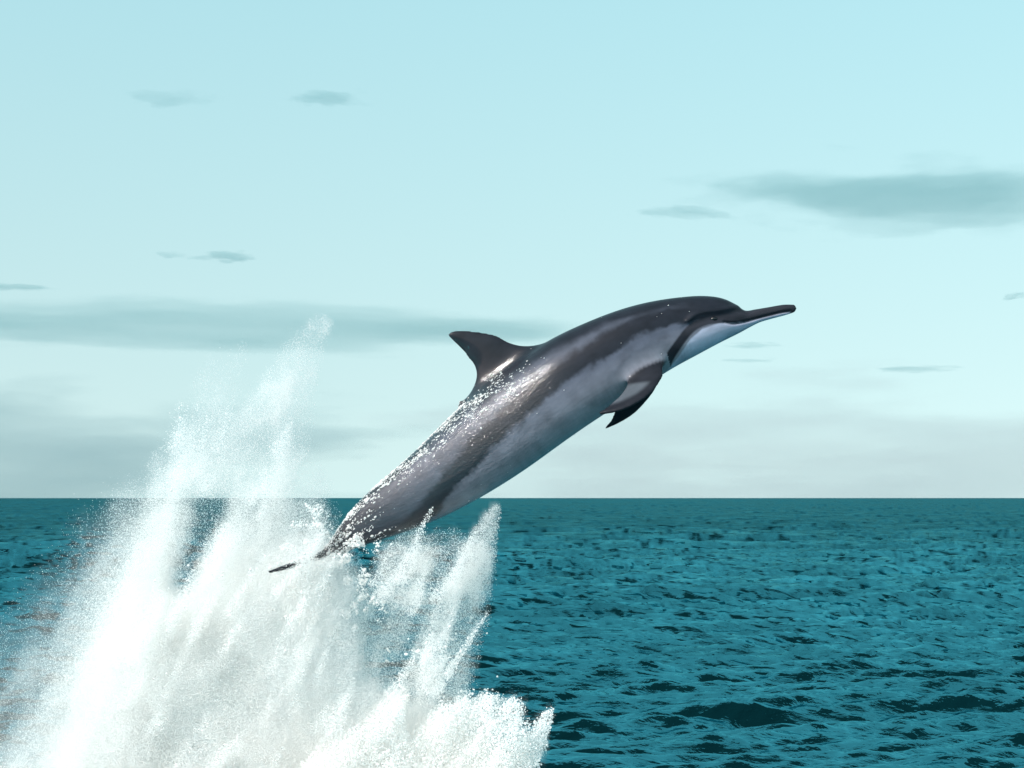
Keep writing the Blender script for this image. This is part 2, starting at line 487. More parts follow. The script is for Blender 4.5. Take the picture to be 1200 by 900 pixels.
def build_dolphin():
    parts = [body_bmesh()]
    bm = bmesh.new()
    blade(bm, [(660,420,0),(640,401,0),(617,401.5,0),(596,398,0),(575,391.5,0),(556,388.5,0),(540,387.5,0),(530,388.5,0),(525.5,392,0)],
              [(550,505,0),(536,478,0),(548,456,0),(554,441,0),(552,427,0),(546,415,0),(538,406,0),(531,399.5,0),(526,394,0)],
              [13,11,9,7.5,6,5,4,3.2,2.5])
    parts.append(bm)
    for LE, TE in ((FLIP_N_LE, FLIP_N_TE), (FLIP_F_LE, FLIP_F_TE)):
        bm = bmesh.new(); blade(bm, LE, TE, [7,6.5,6,5.2,4.4,3.4,2.4]); parts.append(bm)
    for s in (-1, 1):
        bm = bmesh.new()
        blade(bm, [(392,645,-s*6),(381,649,s*10),(368,653,s*32),(352,658.5,s*56),(337,663.5,s*76),(326,667,s*88)],
                  [(352,660,-s*6),(350,661,s*10),(346,662,s*32),(340,664,s*56),(332,666,s*76),(325,667.4,s*88)],
                  [6,5.5,5,4.2,3.4,2.4]); parts.append(bm)
    tot = bmesh.new()
    for b in parts:
        bmesh.ops.recalc_face_normals(b, faces=b.faces)
        tmp = bpy.data.meshes.new("tmp"); b.to_mesh(tmp); b.free()
        tot.from_mesh(tmp); bpy.data.meshes.remove(tmp)
    me0 = bpy.data.meshes.new("dolphin_raw"); tot.to_mesh(me0); tot.free()
    tmp = bpy.data.objects.new("tmp", me0); col.objects.link(tmp)
    rm = tmp.modifiers.new("remesh", 'REMESH'); rm.mode = 'VOXEL'; rm.voxel_size = 0.0042
    sm = tmp.modifiers.new("smooth", 'SMOOTH'); sm.factor = 0.5; sm.iterations = 5
    dg = bpy.context.evaluated_depsgraph_get()
    me = bpy.data.meshes.new_from_object(tmp.evaluated_get(dg))
    bpy.data.objects.remove(tmp); bpy.data.meshes.remove(me0)
    me.name = "dolphin"

    n = len(me.vertices)
    co = np.empty(n * 3, np.float32); me.vertices.foreach_get("co", co); co = co.reshape(-1, 3).astype(float)
    px = co[:, 0] / K + 600; py = HORIZON - (co[:, 2] - CAM_H) / K; dep = co[:, 1] / K
    P = np.stack([px, py], 1)
    si = np.empty(n, int)
    for a in range(0, n, 20000):
        d = ((P[a:a + 20000, None, :] - mid[None]) ** 2).sum(-1)
        si[a:a + 20000] = d.argmin(1)
    rel = P - mid[si]
    t = (rel * updir[si]).sum(1) / hh[si]                     # -1 belly .. +1 back
    along = axis_len[si] + (rel * np.stack([updir[si][:, 1], -updir[si][:, 0]], 1)).sum(1) * 0
    tang = np.gradient(mid, axis=0); tang /= np.linalg.norm(tang, axis=1)[:, None]
    along = along + (rel * tang[si]).sum(1)
    S = along / axis_len[-1]                                   # 0 beak .. 1 tail

    # fair the roots of the fins into the trunk
    rad0 = np.sqrt((dep / (hh[si] * rw[si])) ** 2 + t ** 2)
    wgt = ss(0.86, 0.94, rad0) * ss(1.62, 1.2, rad0) * (S > 0.2) * (S < 0.86)
    ne = len(me.edges); ev = np.empty(ne * 2, np.int32); me.edges.foreach_get("vertices", ev); ev = ev.reshape(-1, 2)
    near_fin = np.zeros(n); near_fin[rad0 > 1.13] = 1.0
    deg = np.bincount(ev.ravel(), minlength=n).astype(float)
    for _ in range(20):                                        # grow the mask a little
        a_ = np.maximum(near_fin[ev[:, 0]], near_fin[ev[:, 1]])
        np.maximum.at(near_fin, ev[:, 0], a_ * 0.965); np.maximum.at(near_fin, ev[:, 1], a_ * 0.965)
    wgt = (wgt * np.minimum(near_fin * 1.4, 1))[:, None] * 0.6
    for _ in range(200):
        acc = np.zeros((n, 3))
        for q in range(3):
            acc[:, q] = np.bincount(ev[:, 0], co[ev[:, 1], q], n) + np.bincount(ev[:, 1], co[ev[:, 0], q], n)
        co = co + wgt * (acc / deg[:, None] - co)

    # mouth line: a shallow crease along both sides of the beak
    ML = catmull([(926,365.2),(915,366.6),(900,370),(885,374.2),(870,378.6),(857,381),(846,379.5)], 80)
    dm = np.full(n, 99.0)
    sel = np.where((S < 0.25))[0]
    if len(sel):
        dm[sel] = np.sqrt(((P[sel, None, :] - ML[None]) ** 2).sum(-1)).min(1)
    crease = np.exp(-(dm / 1.3) ** 2)
    co[:, 1] -= np.sign(co[:, 1]) * crease * 2.4 * K
    # fold over the eye and melon crease
    EF = catmull([(803,379),(812,371),(825,367),(840,365),(855,361.5),(864,359)], 60)
    de = np.full(n, 99.0); de[sel] = np.sqrt(((P[sel, None, :] - EF[None]) ** 2).sum(-1)).min(1)
    co[:, 1] += np.sign(co[:, 1]) * np.exp(-(de / 3.2) ** 2) * 2.2 * K
    EG = catmull([(800,386),(815,380),(832,375),(850,371),(866,366)], 60)
    dg_ = np.full(n, 99.0); dg_[sel] = np.sqrt(((P[sel, None, :] - EG[None]) ** 2).sum(-1)).min(1)
    co[:, 1] -= np.sign(co[:, 1]) * np.exp(-(dg_ / 4.0) ** 2) * 1.8 * K
    me.vertices.foreach_set("co", co.astype(np.float32).ravel())

    # ---- skin pattern: dark cape, grey flank, pale throat and belly (the spinner's three tones)
    wob = (fbm(along / 26, t * 3, 1, 3) - 0.5)
    wob2 = (fbm(along / 9, t * 7, 4, 3) - 0.5)
    s_k = [0.0, 0.08, 0.13, 0.17, 0.22, 0.30, 0.38, 0.46, 0.55, 0.63, 0.70, 0.76, 0.82, 1.0]
    b_k = [-0.05, -0.05, -0.10, 0.05, 0.18, 0.14, 0.02, -0.08, -0.16, -0.30, -0.52, -0.85, -1.2, -1.3]
    bound = np.interp(S, s_k, b_k) + 0.26 * wob + 0.14 * wob2
    cape = np.array([0.013, 0.014, 0.019]); cape_sheen = np.array([0.062, 0.065, 0.080])
    flank = np.array([0.078, 0.082, 0.104]); throat = np.array([0.43, 0.41, 0.48]); dark = np.array([0.022, 0.021, 0.026])
    f = ss(-0.09, 0.09, bound - t)[:, None]
    saddle_sheen = ss(0.30, 0.55, t - 0.9 * bound)[:, None] * 0 + (ss(0.38, 0.60, t - bound + 0.25 * wob) * ss(0.80, 0.58, t + 0.2 * wob) * ss(0.16, 0.24, S) * ss(0.95, 0.7, S))[:, None]  # lighter band: saddle colouring with the upper flank's sheen painted in
    C = cape * (1 - saddle_sheen) + cape_sheen * saddle_sheen
    pal = ss(0.1, -0.9, t)[:, None] * ss(0.80, 0.62, S)[:, None]
    fl_c = flank * (1 - pal) + np.array([0.26, 0.243, 0.262]) * pal
    C = C * (1 - f) + fl_c * f
    # throat below the mouth and in front of the flipper stripe
    TL = np.interp(px, [770, 790, 806, 820, 843, 870, 900, 930], [447, 424, 400, 388, 379.5, 378.5, 371.5, 364])
    thr = ss(-1.2, 1.6, py - TL) * ss(0.30, 0.24, S)
    C = C * (1 - thr[:, None]) + throat * thr[:, None]
    # dark beak top, lips, eye stripe, eye-to-flipper stripe
    DS = catmull([(872,372),(857,375),(843,376),(825,379),(808,387),(795,402),(783,420),(775,438)], 120)
    wS = catmull(np.array([5, 5.5, 5, 4.5, 5, 5, 5.5, 7.0])[:, None], 120)[:, 0]
    dd = np.full(n, 9.0); dd[sel] = (np.sqrt(((P[sel, None, :] - DS[None]) ** 2).sum(-1)) / wS[None]).min(1)
    st = ss(1.25, 0.75, dd)
    bk = ss(1.0, -1.0, py - TL) * ss(0.125, 0.105, S)
    tip = ss(0.014, 0.006, S)
    st = np.maximum(np.maximum(st, bk), np.maximum(tip, crease * 0.9))
    C = C * (1 - st[:, None]) + dark * st[:, None]
    # fins: everything standing clear of the trunk
    rad = np.sqrt((dep / (hh[si] * rw[si])) ** 2 + t ** 2)
    fin = ss(1.02, 1.22, rad) * (S > 0.2)
    C = C * (1 - fin[:, None]) + np.array([0.017, 0.017, 0.021]) * fin[:, None]
    # near flipper: sun sheen painted as a grey patch inside its dark rim
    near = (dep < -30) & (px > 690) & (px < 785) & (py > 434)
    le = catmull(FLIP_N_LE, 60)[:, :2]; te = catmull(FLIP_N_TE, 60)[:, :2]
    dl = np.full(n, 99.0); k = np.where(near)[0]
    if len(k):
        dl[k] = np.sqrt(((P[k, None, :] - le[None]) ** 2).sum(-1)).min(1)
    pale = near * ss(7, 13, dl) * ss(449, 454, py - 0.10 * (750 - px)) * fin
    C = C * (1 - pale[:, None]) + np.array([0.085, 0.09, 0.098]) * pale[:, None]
    C = C * np.array([0.90, 0.98, 1.08])
    C *= (0.66 + 0.68 * fbm(along / 14, t * 5 + dep / 30, 2, 4))[:, None]
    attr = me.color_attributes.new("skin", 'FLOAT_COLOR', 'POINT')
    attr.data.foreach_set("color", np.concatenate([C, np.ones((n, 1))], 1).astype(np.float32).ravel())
    fl = me.attributes.new("flow", 'FLOAT_VECTOR', 'POINT')
    ang = np.arctan2(t, -dep / (hh[si] * rw[si]) + 1e-6)
    fl.data.foreach_set("vector", np.stack([along / 100, ang, np.sign(dep)], 1).astype(np.float32).ravel())
    # wetness: sheets of water run over the back towards the tail
    wet = ss(0.38, 0.56, S) * 0.85 + 0.15
    wet = wet * (1 - 0.75 * fin)
    wa = me.attributes.new("wet", 'FLOAT', 'POINT'); wa.data.foreach_set("value", wet.astype(np.float32))
    me.polygons.foreach_set("use_smooth", np.ones(len(me.polygons), bool))
    me.update()

    m, N, L, bsdf = new_mat("wet_dolphin_skin")
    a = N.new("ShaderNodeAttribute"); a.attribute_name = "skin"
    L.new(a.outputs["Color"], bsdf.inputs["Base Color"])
    fa = N.new("ShaderNodeAttribute"); fa.attribute_name = "flow"
    wt = N.new("ShaderNodeAttribute"); wt.attribute_name = "wet"
    mp = N.new("ShaderNodeMapping"); mp.inputs["Scale"].default_value = (5.0, 9.0, 1.0)
    L.new(fa.outputs["Vector"], mp.inputs["Vector"])
    nz = N.new("ShaderNodeTexNoise"); nz.inputs["Scale"].default_value = 1.0; nz.inputs["Detail"].default_value = 5
    nz.inputs["Roughness"].default_value = 0.6; nz.inputs["Distortion"].default_value = 0.4
    L.new(mp.outputs[0], nz.inputs["Vector"])
    geo = N.new("ShaderNodeNewGeometry")
    nf = N.new("ShaderNodeTexNoise"); nf.inputs["Scale"].default_value = 95; nf.inputs["Detail"].default_value = 3
    L.new(geo.outputs["Position"], nf.inputs["Vector"])
    b1 = N.new("ShaderNodeBump"); b1.inputs["Distance"].default_value = 0.0035
    L.new(wt.outputs["Fac"], b1.inputs["Strength"]); L.new(nz.outputs[0], b1.inputs["Height"])
    b2 = N.new("ShaderNodeBump"); b2.inputs["Distance"].default_value = 0.0016
    ms = N.new("ShaderNodeMath"); ms.operation = 'MULTIPLY'; ms.inputs[1].default_value = 0.7
    L.new(wt.outputs["Fac"], ms.inputs[0]); L.new(ms.outputs[0], b2.inputs["Strength"])
    L.new(nf.outputs[0], b2.inputs["Height"]); L.new(b1.outputs[0], b2.inputs["Normal"])
    L.new(b2.outputs[0], bsdf.inputs["Normal"])
    rr = N.new("ShaderNodeMapRange"); rr.inputs["To Min"].default_value = 0.34; rr.inputs["To Max"].default_value = 0.5
    L.new(nz.outputs[0], rr.inputs["Value"]); L.new(rr.outputs[0], bsdf.inputs["Roughness"])
    bsdf.inputs["IOR"].default_value = 1.40
    bsdf.inputs["Specular IOR Level"].default_value = 0.12
    # a thin running film of water: sharp, broken glints
    fs = N.new("ShaderNodeTexNoise"); fs.inputs["Scale"].default_value = 1.0; fs.inputs["Detail"].default_value = 6
    fs.inputs["Roughness"].default_value = 0.68; fs.inputs["Distortion"].default_value = 0.8
    mq = N.new("ShaderNodeMapping"); mq.inputs["Scale"].default_value = (5.5, 12.0, 1.0)
    L.new(fa.outputs["Vector"], mq.inputs["Vector"]); L.new(mq.outputs[0], fs.inputs["Vector"])
    bc = N.new("ShaderNodeBump"); bc.inputs["Distance"].default_value = 0.0030
    L.new(wt.outputs["Fac"], bc.inputs["Strength"]); L.new(fs.outputs[0], bc.inputs["Height"])
    L.new(bc.outputs[0], bsdf.inputs["Coat Normal"])
    bsdf.inputs["Coat Roughness"].default_value = 0.08
    bsdf.inputs["Coat IOR"].default_value = 1.5
    L.new(wt.outputs["Fac"], bsdf.inputs["Coat Weight"])
    o = link("dolphin", me, m)
    tag(o, "sleek grey dolphin leaping out of the sea with its beak pointing right", "dolphin")
    # eyes
    me_e = bpy.data.meshes.new("eye"); bm = bmesh.new()
    bmesh.ops.create_uvsphere(bm, u_segments=16, v_segments=10, radius=3.5 * K); bm.to_mesh(me_e); bm.free()
    for p in me_e.polygons: p.use_smooth = True
    em, N, L, eb = new_mat("eye_black"); eb.inputs["Base Color"].default_value = (0.006, 0.006, 0.008, 1); eb.inputs["Roughness"].default_value = 0.06
    for s in (-1, 1):
        dsel = (np.abs(px - 834) < 3) & (np.abs(py - 376) < 3) & (np.sign(dep) == s)
        yy = co[dsel, 1].mean() if dsel.any() else s * 20 * K
        e = link("eye", me_e, em if s < 0 else None, o)
        w_ = W(834, 376); e.location = (w_[0], yy - s * 1.3 * K, w_[2]); e.scale = (1.25, 0.8, 0.8)
    return o, co, px, py, dep, S, t, fin
dolphin, d_co, d_px, d_py, d_dep, d_S, d_t, d_fin = build_dolphin()

# ------------------------------------------------------------------ water and foam materials
def foam_material():
    m, N, L, bsdf = new_mat("white_water")
    N.remove(bsdf)
    di = N.new("ShaderNodeBsdfDiffuse"); di.inputs["Color"].default_value = (0.96, 0.955, 0.945, 1)
    tr = N.new("ShaderNodeBsdfTranslucent"); tr.inputs["Color"].default_value = (0.96, 0.955, 0.945, 1)
    mx = N.new("ShaderNodeMixShader"); mx.inputs[0].default_value = 0.42
    L.new(di.outputs[0], mx.inputs[1]); L.new(tr.outputs[0], mx.inputs[2])
    L.new(mx.outputs[0], N["Material Output"].inputs["Surface"])
    return m
foam = foam_material()

# ---- beads and runnels of water on the dolphin's skin
def build_beads():
    d_nrm = np.empty(len(dolphin.data.vertices) * 3, np.float32)
    dolphin.data.vertices.foreach_get("normal", d_nrm); d_nrm = d_nrm.reshape(-1, 3)
    tang = np.gradient(mid, axis=0)
    r = np.random.default_rng(21)
    streak = fbm(d_S * 26, d_t * 9, 6, 4)
    dens = ss(0.80, 0.97, d_S) * 2.2 * ss(0.44, 0.60, streak)
    dens = dens + ss(0.50, 0.62, d_S) * ss(0.62, 0.80, d_t) * 0.8 * ss(0.46, 0.6, streak)
    dens = dens + ss(0.46, 0.52, d_S) * ss(0.66, 0.52, d_S) * ss(0.35, 0.55, d_t) * 0.10 * ss(0.5, 0.62, streak)
    tl = np.interp(d_S, [0.45, 0.6, 0.8, 0.95], [0.62, 0.60, 0.66, 0.55])     # runnel of broken water, its white also standing in for sun glints
    run = np.exp(-((d_t - tl) / 0.16) ** 2) * ss(0.45, 0.52, d_S) * (d_dep < 0)
    dens = dens + run * 1.1 * ss(0.47, 0.60, fbm(d_S * 40, d_t * 14, 3, 4, 0.6))
    dens = dens + 0.0010
    dens = dens * (d_fin < 0.3) * (d_S > 0.16)
    p = dens / dens.sum()
    idx = r.choice(len(p), 4600, replace=False, p=p)
    ico = bmesh.new(); bmesh.ops.create_icosphere(ico, subdivisions=1, radius=1.0)
    V = np.array([v.co[:] for v in ico.verts]); F = np.array([[v.index for v in f.verts] for f in ico.faces]); ico.free()
    vs, fs = [], []
    for q, i in enumerate(idx):
        nn = Vector(d_nrm[i]); k = min(int(d_S[i] * (NST - 1)), NST - 1)
        ta = Vector((tang[k][0], 0, -tang[k][1])).normalized(); ta = (ta - nn * ta.dot(nn)).normalized()
        bi = nn.cross(ta)
        sz = min(r.lognormal(math.log(0.48), 0.5), 1.7) * K * (1.15 if d_S[i] > 0.8 else 0.85)
        el = r.uniform(1.0, 2.3)
        M = np.array([[*(ta * sz * el)], [*(bi * sz)], [*(nn * sz * 0.7)]])
        vs.append(V @ M + d_co[i]); fs.append(F + q * len(V))
    me = bpy.data.meshes.new("water_bead")
    me.from_pydata(np.concatenate(vs).tolist(), [], np.concatenate(fs).tolist())
    me.polygons.foreach_set("use_smooth", np.ones(len(me.polygons), bool))
    o = link("water_beads", me, foam, dolphin)
    o["kind"] = "stuff"
build_beads()

# ------------------------------------------------------------------ the splash
CELL = 2.0
gx = np.arange(-190, 720, CELL); gy = np.arange(356, 1218, CELL)
GX, GY = np.meshgrid(gx, gy)
TH = math.radians(69)                       # the water is thrown up and to the right
UX, UY = math.cos(TH), -math.sin(TH)
GU = GX * UX + GY * UY                      # along the throw
GV = -GX * UY + GY * UX                     # across it

def warp(seed, amp, lu=46, lv=17):
    a = (fbm(GV / lv, GU / lu, seed, 4) - 0.5) * 2 * amp
    b = (fbm(GV / lv + 9, GU / lu + 5, seed + 1, 4) - 0.5) * 2 * amp
    # push mostly along the throw, so edges break into points
    return GX + a * UX * 1.7 - b * UY * 0.7, GY + a * UY * 1.7 + b * UX * 0.7

def capsule(wx, wy, base, tip, wb, wt, ob, ot, soft=0.35):
    bx, by = base; dx, dy = tip[0] - bx, tip[1] - by
    L2 = dx * dx + dy * dy; Ln = math.sqrt(L2)
    q = ((wx - bx) * dx + (wy - by) * dy) / L2
    qc = np.clip(q, 0, 1)
    w = wb + (wt - wb) * qc
    d = np.hypot(wx - (bx + dx * qc), wy - (by + dy * qc)) / w
    return ss(1 + soft, 1 - soft, d) * (ob + (ot - ob) * qc)

TAIL = catmull([(418,612),(400,630),(386,646),(370,654),(350,660),(325,667)], 40)
TWID = np.interp(np.linspace(0, 1, 40), [0, 0.2, 0.38, 0.5, 0.58, 0.72, 0.8, 1], [20, 13, 5, 3, 0.8, 0.8, 3, 3])
dtail = np.full(GX.shape, 9.0)
for (tx, ty), tw in zip(TAIL, TWID):
    dtail = np.minimum(dtail, np.hypot(GX - tx, GY - ty) / tw)

def points_gn(mat):
    ng = bpy.data.node_groups.new("droplets", 'GeometryNodeTree')
    ng.interface.new_socket("Geometry", in_out='INPUT', socket_type='NodeSocketGeometry')
    ng.interface.new_socket("Geometry", in_out='OUTPUT', socket_type='NodeSocketGeometry')
    N, L = ng.nodes, ng.links
    i = N.new('NodeGroupInput'); o = N.new('NodeGroupOutput')
    na = N.new('GeometryNodeInputNamedAttribute'); na.data_type = 'FLOAT'; na.inputs["Name"].default_value = "drop"
    gt = N.new('FunctionNodeCompare'); gt.data_type = 'FLOAT'; gt.operation = 'GREATER_THAN'; gt.inputs[1].default_value = 0.0
    m2p = N.new('GeometryNodeMeshToPoints')
    sm = N.new('GeometryNodeSetMaterial'); sm.inputs["Material"].default_value = mat
    dg_ = N.new('GeometryNodeDeleteGeometry'); dg_.domain = 'POINT'
    jn = N.new('GeometryNodeJoinGeometry')
    L.new(na.outputs["Attribute"], gt.inputs[0])
    L.new(i.outputs[0], m2p.inputs["Mesh"]); L.new(gt.outputs[0], m2p.inputs["Selection"])
    L.new(na.outputs["Attribute"], m2p.inputs["Radius"])
    L.new(m2p.outputs[0], sm.inputs[0])
    L.new(i.outputs[0], dg_.inputs["Geometry"]); L.new(gt.outputs[0], dg_.inputs["Selection"])
    L.new(sm.outputs[0], jn.inputs[0]); L.new(dg_.outputs[0], jn.inputs[0])
    L.new(jn.outputs[0], o.inputs[0])
    return ng
GN = points_gn(foam)
OCT_V = np.array([[1,0,0],[-1,0,0],[0,1,0],[0,-1,0],[0,0,1],[0,0,-1]], float)
OCT_F = np.array([[0,2,4],[2,1,4],[1,3,4],[3,0,4],[2,0,5],[1,2,5],[3,1,5],[0,3,5]])
TOTAL = [0]
FOG = [np.zeros(GX.shape), np.zeros(GX.shape)]

def spray(name, parent, od, depth=0.0, thick=20.0, relief=25.0, seed=0, rmed=0.22, rsig=0.30, clear_tail=0.9, chunk=0.02, label=None, fog=0.3):
    """Droplets thrown through the air: od is how thickly they veil what is behind."""
    r = np.random.default_rng(100 + seed)
    below = GY > 930
    if clear_tail > 0:
        od = od * (1 - clear_tail * ss(1.15, 0.8, dtail)) if depth < 12 else od
    rel_all = (fbm(GX / 60, GY / 60, seed + 6, 4) - 0.5) * 2 * relief + (fbm(GV / 42, GU / 95, seed + 3, 4) - 0.5) * 2 * relief
    FOG[0] += od * fog; FOG[1] += od * fog * (depth + rel_all)
    od = od * (1 - fog)
    mr2 = rmed ** 2 * math.exp(2 * rsig ** 2)
    area = np.where(below, (2.2 ** 2) * math.exp(2 * rsig ** 2), mr2) * math.pi
    lam = np.clip(od, 0, None) * CELL * CELL / area
    cnt = r.poisson(lam)
    iy, ix = np.nonzero(cnt); c = cnt[iy, ix]
    iy = np.repeat(iy, c); ix = np.repeat(ix, c); n = len(ix)
    x = gx[ix] + (r.random(n) - 0.5) * CELL * 1.6; y = gy[iy] + (r.random(n) - 0.5) * CELL * 1.6
    rel = rel_all
    d = depth + rel[iy, ix] + r.normal(0, 1, n) * thick
    rad = np.where(y > 930, 2.2, rmed) * r.lognormal(0, rsig, n)
    rad = np.minimum(rad, np.where(y > 930, 5, 2.2))
    P = np.stack(W(x, y, d), 1)
    ok = P[:, 2] > -0.02
    P, rad = P[ok], rad[ok] * K
    big = rad > np.quantile(rad, 1 - chunk) if chunk > 0 else np.zeros(len(rad), bool)
    nb = int(big.sum())
    sc = rad[big] * 1.35
    R_ = r.normal(0, 1, (nb, 3, 3)); Q = np.linalg.qr(R_)[0] if nb else R_
    stretch = np.stack([r.uniform(0.8, 1.3, nb), r.uniform(0.8, 1.3, nb), r.uniform(0.8, 1.6, nb)], 1)
    ov = np.einsum('vk,nk,nkj->nvj', OCT_V, stretch, Q) * sc[:, None, None] + P[big][:, None, :]
    pts = P[~big]
    co = np.concatenate([ov.reshape(-1, 3), pts])
    me = bpy.data.meshes.new(name)
    me.vertices.add(len(co)); me.vertices.foreach_set("co", co.astype(np.float32).ravel())
    f = (OCT_F[None] + (np.arange(nb) * 6)[:, None, None]).reshape(-1, 3)
    me.loops.add(f.size); me.loops.foreach_set("vertex_index", f.astype(np.int32).ravel())
    me.polygons.add(len(f)); me.polygons.foreach_set("loop_start", (np.arange(len(f)) * 3).astype(np.int32))
    me.polygons.foreach_set("use_smooth", np.ones(len(f), bool))
    me.update(calc_edges=True)
    at = me.attributes.new("drop", 'FLOAT', 'POINT')
    at.data.foreach_set("value", np.concatenate([np.zeros(nb * 6), rad[~big]]).astype(np.float32))
    o = link(name, me, foam, parent)
    md = o.modifiers.new("droplets", 'NODES'); md.node_group = GN
    o["kind"] = "stuff"
    if label: o["label"] = label
    TOTAL[0] += len(pts) + nb
    return o

def streaks(seed, lo_=0.30, hi_=0.72, lv=9.0, lu=95.0):
    return ss(lo_, hi_, fbm(GV / lv, GU / lu, seed, 5, 0.6))

splash = bpy.data.objects.new("splash", None); col.objects.link(splash)
tag(splash, "tall burst of white water thrown up around the dolphin's tail", "splash")

HOLE = 1 - 0.95 * capsule(*warp(6, 10), (206,690), (240,602), 15, 29, 1, 1, 0.6)
# tallest plume, leaning right, with its ragged head
wx, wy = warp(1, 17, 40, 13)
od = capsule(wx, wy, (245,700), (326,475), 74, 32, 2.0, 1.6, 0.5) + capsule(wx, wy, (325,490), (360,395), 30, 15, 1.3, 0.7, 0.45)
od = np.maximum(od, capsule(wx, wy, (352,412), (374,380), 10, 12, 0.9, 1.2, 0.35))
od += capsule(wx, wy, (345,640), (352,520), 50, 14, 0.9, 0.25, 0.5) + capsule(wx, wy, (345,615), (374,548), 17, 7, 0.35, 0.6, 0.4)
od *= 0.22 + 1.0 * ss(0.34, 0.68, 0.55 * fbm(GV / 17, GU / 85, 2, 5, 0.6) + 0.45 * fbm(wx / 26, wy / 26, 6, 5, 0.6))
spray("plume", splash, 0.85 * od * HOLE, 25, 16, 26, 1, chunk=0.006, fog=0.42)
# broad left plume
wx, wy = warp(3, 18, 40, 14)
od = capsule(wx, wy, (165,790), (212,555), 66, 32, 1.0, 1.0, 0.6) + capsule(wx, wy, (200,580), (262,420), 36, 20, 1.3, 0.32, 0.55)
od += capsule(wx, wy, (258,560), (312,428), 22, 6, 0.3, 0.14, 0.6) + capsule(wx, wy, (128,610), (143,565), 16, 7, 0.30, 0.22, 0.5)
od *= 0.22 + 1.0 * ss(0.34, 0.68, 0.55 * fbm(GV / 19, GU / 85, 5, 5, 0.6) + 0.45 * fbm(wx / 26, wy / 26, 1, 5, 0.6))
spray("plume", splash, 0.8 * od * HOLE, 55, 18, 24, 2, chunk=0.004, fog=0.42)
# fine mist drifting off the left flank
wx, wy = warp(5, 16)
od = capsule(wx, wy, (10,1100), (125,650), 190, 40, 1.3, 0.25, 0.8) + capsule(wx, wy, (60,1000), (190,620), 120, 50, 0.9, 0.3, 0.75)
od *= 0.30 + 0.9 * streaks(1, 0.3, 0.75, 14, 70)
spray("mist", splash, od * HOLE, 40, 35, 20, 3, rmed=0.18, chunk=0.0008, fog=0.7)
XR = np.interp(GY, [580, 640, 700, 760, 800, 830, 870, 900, 1000], [372, 392, 432, 430, 446, 480, 560, 600, 640])
XL = np.interp(GY, [600, 700, 760, 800, 850, 900, 1200], [158, 138, 112, 98, 84, 62, 0])
# thick white heart of the splash
for q, (dep, sd) in enumerate(((75, 11), (25, 12), (-30, 13), (-75, 14))):
    wx, wy = warp(sd, 15)
    od = capsule(wx, wy, (235,1000), (225,680), 180, 80, 1.2, 0.75, 0.5)
    od = np.maximum(od, capsule(wx, wy, (330,960), (355,690), 120, 62, 1.2, 0.9, 0.4))
    od = np.maximum(od, capsule(wx, wy, (300,1000), (240,900), 300, 260, 1.0, 0.9, 0.4))
    od *= HOLE
    od *= 1 - 0.93 * capsule(wx, wy, (440,775), (452,690), 22, 13, 1, 1, 0.6)
    od *= ss(26, -22, wx - XR) * ss(-70, 50, wx - XL)
    od *= 0.50 + 0.8 * ss(0.3, 0.7, fbm(wx / 34 + wy / 90, wy / 60, sd + 2, 5, 0.58))
    spray("spray_body", splash, od, dep, 14, 32, sd, clear_tail=0.92, chunk=0.006, fog=0.42)
# right-hand fan and its thin point
wx, wy = warp(2, 8)
od = capsule(wx, wy, (505,845), (556,660), 30, 22, 0.75, 0.8, 0.5) + capsule(wx, wy, (545,690), (582,597), 25, 4, 0.9, 1.2, 0.5)
od += capsule(wx, wy, (440,760), (482,660), 24, 32, 0.9, 1.5, 0.45) + capsule(wx, wy, (470,830), (520,660), 30, 30, 0.45, 0.6, 0.6)
od += capsule(wx, wy, (480,900), (500,760), 60, 40, 0.5, 0.15, 0.6)
od *= 0.40 + 1.25 * ss(0.34, 0.68, 0.5 * fbm(GV / 15, GU / 70, 6, 5, 0.6) + 0.5 * fbm(wx / 22, wy / 22, 3, 5, 0.6))
spray("plume", splash, od, 0, 14, 18, 6, rmed=0.26, chunk=0.01, fog=0.4)
# heaps of foam in front
for q, (dep, sd) in enumerate(((-20, 21), (-70, 22))):
    wx, wy = warp(sd, 12, 30, 13)
    od = capsule(wx, wy, (500,1000), (560,862), 130, 52, 2.2, 1.9, 0.16)
    od = np.maximum(od, capsule(wx, wy, (570,920), (598,825), 40, 14, 2.0, 1.6, 0.2))
    od = np.maximum(od, capsule(wx, wy, (595,930), (638,834), 26, 6, 2.0, 1.6, 0.25))
    od = np.maximum(od, capsule(wx, wy, (535,880), (558,818), 30, 10, 2.0, 1.0, 0.3))
    od = np.maximum(od, capsule(wx, wy, (420,930), (468,815), 75, 8, 2.0, 1.5, 0.2))
    od *= 0.6 + 0.6 * streaks(sd + 1, 0.3, 0.7, 10, 40)
    spray("foam_mound", splash, od, dep, 10, 22, sd, rmed=0.48, rsig=0.42, chunk=0.04, fog=0.15)
# torn strands of water around the tail
wx, wy = warp(4, 10, 18, 14)
od = capsule(wx, wy, (350,690), (372,612), 32, 18, 1.3, 0.5, 0.5) + capsule(wx, wy, (400,700), (405,655), 40, 14, 1.5, 0.9, 0.5)
od += capsule(wx, wy, (385,672), (424,640), 18, 15, 1.0, 0.9, 0.5) + capsule(wx, wy, (340,675), (385,655), 12, 12, 0.7, 0.8, 0.5)
od *= 2.2 * ss(0.50, 0.64, fbm(GX / 9, GY / 9, 5, 4, 0.6))
spray("strands", splash, od, -32, 9, 8, 31, rmed=0.52, rsig=0.5, clear_tail=0.2, chunk=0.10, fog=0.0)

